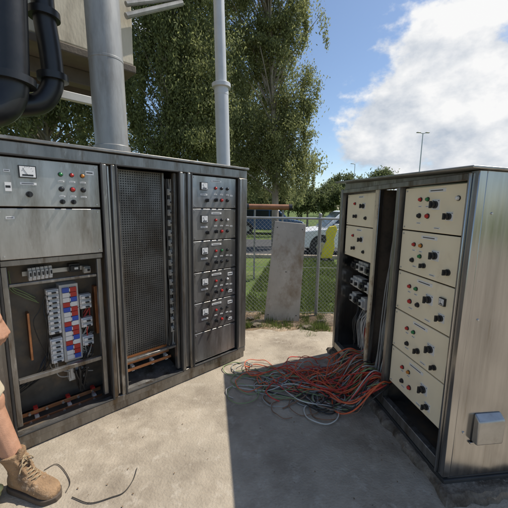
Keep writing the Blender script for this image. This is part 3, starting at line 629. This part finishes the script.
# ------------------------------------------------------------------ car
def car(label,loc,rz,paint):
    c=thing('parked_car',label,'car',loc,rz)
    pr=[(-2.2,.35),(-2.22,.62),(-2.1,.86),(-1.2,.98),(1.95,1.02),(2.15,.9),(2.18,.4),(2.1,.3),(-2.1,.3)]
    m=MB(); 
    m.rings([[(x,y,z) for x,z in pr] for y in (-.84,-.8+.0,.8,.84)]); m.build('body',paint,c,bevel=.05)
    m=MB()
    m.hexa([(-1.3,-.78,.97),(2.0,-.78,1.0),(2.0,.78,1.0),(-1.3,.78,.97),(-.62,-.64,1.58),(1.75,-.64,1.6),(1.75,.64,1.6),(-.62,.64,1.58)]); m.build('cabin',paint,c,bevel=.06)
    for s_ in (-1,1):
        for a0,a1,b0,b1 in ((-1.05,-.1,-.55,-.1),(-.02,.85,-.02,.82),(.95,1.75,.92,1.6)):
            y0=s_*.768;y1=s_*.668
            m=MB(); m.hexa([(a0,y0,1.04),(a1,y0,1.04),(a1,y0+s_*.008,1.04),(a0,y0+s_*.008,1.04),(b0,y1,1.5),(b1,y1,1.5),(b1,y1+s_*.008,1.5),(b0,y1+s_*.008,1.5)]); m.build('side_window','glass',c)
    m=MB(); m.hexa([(-1.25,-.68,1.03),(-1.25,.68,1.03),(-1.22,.68,1.03),(-1.22,-.68,1.03),(-.69,-.58,1.54),(-.69,.58,1.54),(-.66,.58,1.54),(-.66,-.58,1.54)]); m.build('windscreen','glass',c)
    for x in (-1.35,1.35):
        for s_ in (-1,1):
            y=s_*.72; m=MB(); m.tube([(x,y-.11,.34),(x,y-.1,.34),(x,y+.1,.34),(x,y+.11,.34)],[.3,.34,.34,.3],28); w=m.build('wheel','tyre',c); 
            q=MB(); q.cyl((x,y+s_*.105,.34),(x,y+s_*.13,.34),.2,.17,n=20); q.build('rim','rim',w)
            q=MB(); q.tube([(x,s_*.80,.36),(x,s_*.843,.36)],.41,30); q.build('wheel_arch','rubber',c)
    for s_ in (-1,1):
        m=MB(); m.box(-2.21,-2.0,s_*.6-.18,s_*.6+.18,.66,.8); m.build('headlight','rim',c,bevel=.02)
        m=MB(); m.box(2.1,2.19,s_*.72-.08,s_*.72+.08,.7,.95); m.build('tail_light','red',c,bevel=.02)
        m=MB(); m.box(-.95,-.8,s_*.86-.08,s_*.86+.08,1.02,1.14); m.build('mirror',paint,c,bevel=.02)
    for y in (-.5,.5):
        m=MB(); m.tube([(-.4,y,1.6),(-.4,y,1.67),(1.5,y,1.68),(1.5,y,1.61)],.02,8); m.build('roof_rail','rubber',c)
    m=MB(); m.box(-2.26,-2.15,-.8,.8,.36,.52); m.build('bumper','rubber',c,bevel=.03)
    return c
cx=yp(294,250,11.0)
car('white parked car partly hidden by the right cabinet',(cx.x+2.2,11.2,-.078),0,'carw')
cx=yp(268,215,20)
car('dark blue car far behind the fence, under the trees',(cx.x,20,-.09),R(180),'carb')
q=yp(328,258,9.6)
yb_=thing('safety_barrier','upright yellow plastic panel in front of the white car','barrier',(q.x,9.6,-.09),R(12))
m=MB(); rs=[]
for pts2 in (-.03,.03):
    rs.append([(x,pts2,z) for x,z in ((-.25,.1),(.12,.1),(.2,.42),(.17,.7),(.26,1.0),(.2,1.14),(-.02,1.1),(-.12,.92),(-.08,.66),(-.2,.4))])
m.rings(rs); m.build('board','yellow',yb_,bevel=.015)
for x in (-.15,.06): MB().box(x-.04,x+.04,-.2,.2,0,.1).build('foot','rubber',yb_,bevel=.01)
a_=yp(249,208,7.2); b_=yp(289,206,7.2); zz=(a_.z+b_.z)/2
rp=thing('rusty_pipe','rust brown pipe with black ends lying level on trestles behind the fence','pipe',((a_.x+b_.x)/2,7.2,-.09)); hw=(b_.x-a_.x)/2
m=MB(); m.cyl((-hw,0,zz+.09),(hw,0,zz+.09),.065,n=20); m.build('pipe_length','rustpipe',rp)
for s_ in (-1,1):
    m=MB(); m.cyl((s_*hw,0,zz+.09),(s_*(hw+.07),0,zz+.09),.075,n=20); m.build('end_cap','black',rp)
    m=MB(); m.cyl((s_*hw*.7,-.2,0),(s_*hw*.7,0,zz+.03),.02,n=8); m.cyl((s_*hw*.7,.2,0),(s_*hw*.7,0,zz+.03),.02,n=8); m.build('trestle','frame',rp)
def slamp(label,px,py,Y,two=True):
    t_=yp(px,py,Y); s_=thing('street_lamp',label,'street lamp',(t_.x,Y,-.09)); h=t_.z+.09
    m=MB(); m.cyl((0,0,0),(0,0,h),.09,.05,n=12); m.build('post','polep',s_)
    for k in ((-1,1) if two else (-1,)):
        m=MB(); m.tube([(0,0,h-.1),(k*.4,0,h+.05)],.04,8); m.build('arm','polep',s_)
        m=MB(); m.box(k*.55-.25,k*.55+.25,-.13,.13,h+.0,h+.1); m.build('lamp_head','galv',s_,bevel=.04)
slamp('distant street lamp with two heads standing tall above the right cabinet',423,133,40)
slamp('shorter distant street lamp near the left end of the right cabinet roof',355,164,58,False)
# ------------------------------------------------------------------ person
pe=thing('person','person in beige shorts and tan work boots, cut by the left picture edge','person',(-1.5,1.27,0)); po=Vector((-1.5,1.27,0))
toe=gp(58,499); yaw=R(-14); fd=Vector((math.cos(yaw),math.sin(yaw),0)); ankL=toe-fd*.225; ankL.z=0
ankR=Vector((-1.56,1.08,0))
aL=Vector((ankL.x-.02,ankL.y,.13)); kL=Vector((-1.385,1.475,.5)); hL=Vector((-1.5,1.36,.92))
aR=Vector((ankR.x-.02,ankR.y,.13)); kR=Vector((-1.46,1.11,.5)); hR=Vector((-1.5,1.18,.92))
sL=Vector((-1.56,1.46,1.41)); eL=Vector((-1.46,1.53,1.15)); wL=Vector((-1.285,1.455,.99))
sR=Vector((-1.56,1.08,1.41)); eR=Vector((-1.6,1.0,1.13)); wR=Vector((-1.44,1.03,.95))
m=MB(); c=lambda p,q,r0,r1: m.caps(p-po,q-po,r0,r1)
for a,k,h in ((aL,kL,hL),(aR,kR,hR)):
    c(a,k,.043,.058); calf=a.lerp(k,.64)-Vector((.028,0,0)); c(calf,a.lerp(k,.8)-Vector((.012,0,0)),.059,.052); c(a.lerp(k,.25),calf,.043,.059); c(k+Vector((.012,0,.0)),k+Vector((.016,0,.03)),.055,.055); c(k,h,.066,.09)
    c(a.lerp(k,.15)+Vector((.012,0,0)),a.lerp(k,.85)+Vector((.02,0,0)),.024,.03)
c(hL,hR,.1,.1); c(Vector((-1.52,1.27,.95)),Vector((-1.55,1.27,1.2)),.125,.125)
for y in (-.07,.07): c(Vector((-1.53,1.27+y,1.0)),Vector((-1.56,1.27+y,1.32)),.105,.115)
c(sL,sR,.065,.065); c(Vector((-1.56,1.27,1.36)),Vector((-1.53,1.28,1.54)),.07,.056)
for s_,e,w in ((sL,eL,wL),(sR,eR,wR)): c(s_,e,.056,.042); c(e,e.lerp(w,.35),.044,.046); c(e.lerp(w,.35),w,.046,.03)
hc=Vector((-1.515,1.285,1.665))-po
m.ell(hc,.098,.078,.118); m.ell(hc+Vector((.03,0,-.065)),.065,.055,.06)
m.caps(hc+Vector((.092,0,.005)),hc+Vector((.112,0,-.028)),.012,.016); m.caps(hc+Vector((.088,-.03,.028)),hc+Vector((.088,.03,.028)),.012,.012)
for s_ in (-1,1): m.ell(hc+Vector((-.005,s_*.08,-.01)),.022,.01,.033,12,8)
m.caps(hc+Vector((.082,-.02,-.062)),hc+Vector((.082,.02,-.062)),.01,.01); m.caps(hc+Vector((.07,0,-.1)),hc+Vector((.072,0,-.1)),.022,.022)
def hand(w,dr,ax,side):
    dr=dr.normalized(); ax=(ax-dr*ax.dot(dr)).normalized(); th=ax.cross(dr)*side
    for off,ln,fl in ((.031,.092,.072),(.01,.097,.08),(-.011,.094,.074),(-.031,.086,.058)):
        k=w+dr*ln+ax*off; c(w+dr*.012+ax*off*.5,k,.017,.013)
        d=dr.copy(); p=k
        for i,(fr,cu) in enumerate(((.45,42),(.32,50),(.23,32))):
            rot=Matrix.Rotation(R(cu)*side,3,ax); d=rot@d; q=p+d*fl*fr; c(p,q,.0102-.001*i,.0094-.001*i); p=q
    b=w+dr*.03+ax*.03; q=w+dr*.066+ax*.05+th*.012; c(w+dr*.015+ax*.012,b,.016,.016); c(b,q,.015,.012); q2=q+dr*.032-ax*.004+th*.012; c(q,q2,.0115,.0098)
hand(wL,Vector((.35,0,-.94)),Vector((0,-1,0)),-1)
hand(wR,Vector((.35,0,-.94)),Vector((0,1,0)),1)
bo=m.build('body','skin',pe); remesh(bo,.005,3)
for s_ in (-1,1): MB().ell(hc+Vector((.083,s_*.031,.006)),.014,.015,.012,14,8).build('eye','eye',pe)
for s_ in (-1,1): MB().ell(hc+Vector((.0955,s_*.031,.006)),.003,.006,.006,10,6).build('iris','black',pe)
MB().caps(hc+Vector((.091,-.018,-.062)),hc+Vector((.091,.018,-.062)),.006,.006).build('mouth','lip',pe)
m2=MB(); m2.ell(hc+Vector((-.014,0,.03)),.098,.086,.105); m2.ell(hc+Vector((-.03,0,-.01)),.08,.084,.09); hr=m2.build('hair','hair',pe); remesh(hr,.008,3)
m=MB(); 
for k,h in ((kL,hL),(kR,hR)):
    e=k.lerp(h,.1); m.cyl(e-po,h.lerp(k,.0)-po,.094,.116,n=26)
c(hL,hR,.118,.118); m.cyl(Vector((-.02,0,.9)),Vector((-.03,0,1.04)),.145,.14,n=26)
for y in (-.07,.07): c(Vector((-1.515,1.27+y,.93)),Vector((-1.525,1.27+y,1.0)),.115,.115)
sh=m.build('shorts','shorts',pe); remesh(sh,.009,3)
m=MB()
for y in (-.07,.07): c(Vector((-1.53,1.27+y,1.02)),Vector((-1.56,1.27+y,1.32)),.124,.13)
c(sL,sR,.082,.082); c(Vector((-1.56,1.27,1.36)),Vector((-1.555,1.275,1.45)),.1,.075)
for s_,e in ((sL,eL),(sR,eR)): m.cyl(s_-po,s_.lerp(e,.62)-po,.08,.07,n=22)
st_=m.build('shirt','shirt',pe); remesh(st_,.009,3)
def boot(an,yw,knee):
    T=Matrix.Translation(an-po)@Matrix.Rotation(yw,4,'Z')
    kl=T.inverted()@(knee-po); lean=Vector((kl.x+.02,kl.y,0))/(kl.z-.12)
    sec=[(-.086,.02,.06),(-.076,.035,.1),(-.05,.043,.13),(-.01,.045,.145),(.03,.046,.14),(.07,.048,.12),(.11,.051,.1),(.15,.053,.088),(.18,.051,.08),(.2,.044,.071),(.216,.03,.058),(.222,.015,.042)]
    m=MB(); rs=[]
    for x,w,h in sec:
        rg=[]
        for j in range(20):
            a=2*math.pi*j/20; cy=math.cos(a); sz=math.sin(a)
            y=w*math.copysign(abs(cy)**.75,cy); z=(.02+(h-.02)*.42)+ (h-.02)*.58*math.copysign(abs(sz)**.8,sz) if sz>0 else (.02+(h-.02)*.42)+(h-.02)*.42*math.copysign(abs(sz)**.5,sz)
            rg.append(T@Vector((x,y,z)))
        rs.append(rg)
    m.rings(rs)
    def sh_(z): k=max(0,z-.12); return Vector((-.02,0,0))+lean*k
    rs=[]
    for z,rx,ry in ((.06,.06,.043),(.1,.06,.045),(.14,.058,.047),(.18,.057,.052),(.21,.062,.058),(.222,.065,.061),(.228,.062,.058)):
        o_=sh_(z); rs.append([T@(Vector((o_.x+rx*math.cos(2*math.pi*j/22),o_.y+ry*math.sin(2*math.pi*j/22),z+.012*math.cos(2*math.pi*j/22)*(1 if z>.2 else 0)))) for j in range(22)])
    m.rings(rs)
    for s_ in (-1,1):
        m.caps(T@Vector((.055,s_*.02,.122)),T@(sh_(.2)+Vector((.055,s_*.03,.2))),.009,.009)
    m.caps(T@Vector((.11,-.034,.094)),T@Vector((.11,.034,.094)),.008,.008); m.caps(T@(sh_(.21)+Vector((.06,-.01,.21))),T@(sh_(.25)+Vector((.07,0,.25))),.014,.012)
    for z in (.1,.12): m.caps(T@Vector((-.075,-.02,z)),T@Vector((-.078,.02,z)),.008,.008)
    for x_,z_ in ((.085,.1),(.13,.085)): m.caps(T@Vector((x_,-.052,z_-.03)),T@Vector((x_-.02,-.02,z_+.012)),.006,.005)
    b=m.build('work_boot','boot',pe); remesh(b,.004,2)
    m=MB()
    prof=[(x,w+.006) for x,w,h in sec]; prof[0]=(-.094,.022); prof[-1]=(.234,.016)
    ol=[(x,w) for x,w in prof]+[(x,-w) for x,w in prof[::-1]]
    m.rings([[T@Vector((x,y,z)) for x,y in ol] for z in (0,.03)]); m.build('sole','sole',b,bevel=.004)
    m=MB()
    rows=[(Vector((.105-.02*i,0,.108+.0105*i)),.026) for i in range(4)]+[(sh_(z)+Vector((.062,0,z)),.03) for z in (.165,.185,.205)]
    for i,(o_,w) in enumerate(rows):
        for s_ in (-1,1):
            m.tube(crom([T@(o_+Vector((-.004,s_*w,-.012))),T@(o_+Vector((.004,0,.006))),T@(o_+Vector((-.012,-s_*w,.002)))],5),.0032,6)
    o_=rows[-1][0]
    for s_ in (-1,1): m.tube(crom([T@(o_+Vector((.008,0,.0))),T@(o_+Vector((.026,s_*.02,.006))),T@(o_+Vector((.036,s_*.032,-.016))),T@(o_+Vector((.018,s_*.018,-.02))),T@(o_+Vector((.024,s_*.04,-.055)))],5),.003,6)
    m.build('laces','lace',b)
boot(ankL,yaw,kL); boot(ankR,R(5),kR)
g0=gp(1,500); m=MB()
for i in range(14): m.ell((g0.x-.015+random.uniform(-.08,.015),g0.y-.01+random.uniform(-.04,.03),.025+random.uniform(0,.035)),random.uniform(.022,.04),random.uniform(.022,.04),random.uniform(.015,.03))
cb_=m.build('cloth_bundle','canvas'); remesh(cb_,.006,1); tag(cb_,'crumpled pale yellow cloth on the ground at the left bottom corner','cloth')
# ------------------------------------------------------------------ light
corner=TR@Vector((xF,YO,roofz(xF,YO))); sh_=gp(223,374); sd=(corner-sh_).normalized()
el=math.asin(sd.z); az=math.atan2(sd.x,sd.y)
sl=bpy.data.lights.new('sun','SUN'); sl.energy=5.0; sl.angle=R(.5); sl.color=(1,.94,.84)
so=bpy.data.objects.new('sun',sl); COL.objects.link(so); so.rotation_euler=(-sd).to_track_quat('-Z','Y').to_euler()
w=bpy.data.worlds.new('World'); S.world=w; w.use_nodes=True; nt=w.node_tree; L=nt.links; nt.nodes.clear()
out=nn(nt,'ShaderNodeOutputWorld'); sky=nn(nt,'ShaderNodeTexSky'); sky.sky_type='NISHITA'; sky.sun_disc=False; sky.sun_elevation=el; sky.sun_rotation=az; sky.air_density=1.0; sky.dust_density=.5; sky.ozone_density=2.0
bg=nn(nt,'ShaderNodeBackground'); bg.inputs['Strength'].default_value=.14; L.new(sky.outputs[0],bg.inputs['Color'])
tc=nn(nt,'ShaderNodeTexCoord')
def noise(vec,scale,detail,rough):
    n=nn(nt,'ShaderNodeTexNoise'); n.inputs['Scale'].default_value=scale; n.inputs['Detail'].default_value=detail; n.inputs['Roughness'].default_value=rough; L.new(vec,n.inputs['Vector']); return n.outputs['Fac']
mp=nn(nt,'ShaderNodeMapping'); mp.inputs['Scale'].default_value=(1,1,1.5); mp.inputs['Location'].default_value=(.3,.1,.2); L.new(tc.outputs['Generated'],mp.inputs['Vector'])
n1=noise(mp.outputs['Vector'],4.8,10,.57)
ofs=nn(nt,'ShaderNodeVectorMath',operation='ADD'); ofs.inputs[1].default_value=(.03,.01,.075); L.new(mp.outputs['Vector'],ofs.inputs[0])
n2=noise(ofs.outputs[0],4.8,7,.57)
def blob(px,py,lo,a,b):
    dt=nn(nt,'ShaderNodeVectorMath',operation='DOT_PRODUCT'); dt.inputs[1].default_value=ray(px,py).normalized(); L.new(tc.outputs['Generated'],dt.inputs[0])
    q=nn(nt,'ShaderNodeMapRange'); q.inputs['From Min'].default_value=lo; q.inputs['From Max'].default_value=1; q.inputs['To Min'].default_value=a; q.inputs['To Max'].default_value=b; L.new(dt.outputs['Value'],q.inputs['Value']); return q.outputs['Result']
bs=[blob(450,75,.962,-.12,.18),blob(390,125,.968,-.12,.17),blob(500,115,.95,-.12,.2),blob(450,145,.96,-.12,.18)]
cur=bs[0]
for b_ in bs[1:]:
    q=nn(nt,'ShaderNodeMath',operation='MAXIMUM'); L.new(cur,q.inputs[0]); L.new(b_,q.inputs[1]); cur=q.outputs[0]
ad=nn(nt,'ShaderNodeMath',operation='ADD'); L.new(n1,ad.inputs[0]); L.new(cur,ad.inputs[1])
fc=nn(nt,'ShaderNodeMapRange',interpolation_type='SMOOTHSTEP'); fc.inputs['From Min'].default_value=.47; fc.inputs['From Max'].default_value=.59; L.new(ad.outputs[0],fc.inputs['Value'])
df=nn(nt,'ShaderNodeMath',operation='SUBTRACT'); L.new(n1,df.inputs[0]); L.new(n2,df.inputs[1])
sp=nn(nt,'ShaderNodeSeparateXYZ'); L.new(tc.outputs['Generated'],sp.inputs[0])
zr=nn(nt,'ShaderNodeMapRange'); zr.inputs['From Min'].default_value=.08; zr.inputs['From Max'].default_value=.42; zr.inputs['To Min'].default_value=-.05; zr.inputs['To Max'].default_value=.06; L.new(sp.outputs['Z'],zr.inputs['Value'])
d2=nn(nt,'ShaderNodeMath',operation='ADD'); L.new(df.outputs[0],d2.inputs[0]); L.new(zr.outputs['Result'],d2.inputs[1])
sh=nn(nt,'ShaderNodeMapRange'); sh.inputs['From Min'].default_value=-.2; sh.inputs['From Max'].default_value=.1; L.new(d2.outputs[0],sh.inputs['Value'])
cr=nn(nt,'ShaderNodeValToRGB'); cr.color_ramp.elements[0].position=.0; cr.color_ramp.elements[0].color=(.5,.57,.67,1); cr.color_ramp.elements[1].position=1; cr.color_ramp.elements[1].color=(1,1,1,1); L.new(sh.outputs['Result'],cr.inputs['Fac'])
bg2=nn(nt,'ShaderNodeBackground'); bg2.inputs['Strength'].default_value=.95; L.new(cr.outputs['Color'],bg2.inputs['Color'])
mx=nn(nt,'ShaderNodeMixShader'); L.new(fc.outputs['Result'],mx.inputs['Fac']); L.new(bg.outputs[0],mx.inputs[1]); L.new(bg2.outputs[0],mx.inputs[2]); L.new(mx.outputs[0],out.inputs['Surface'])
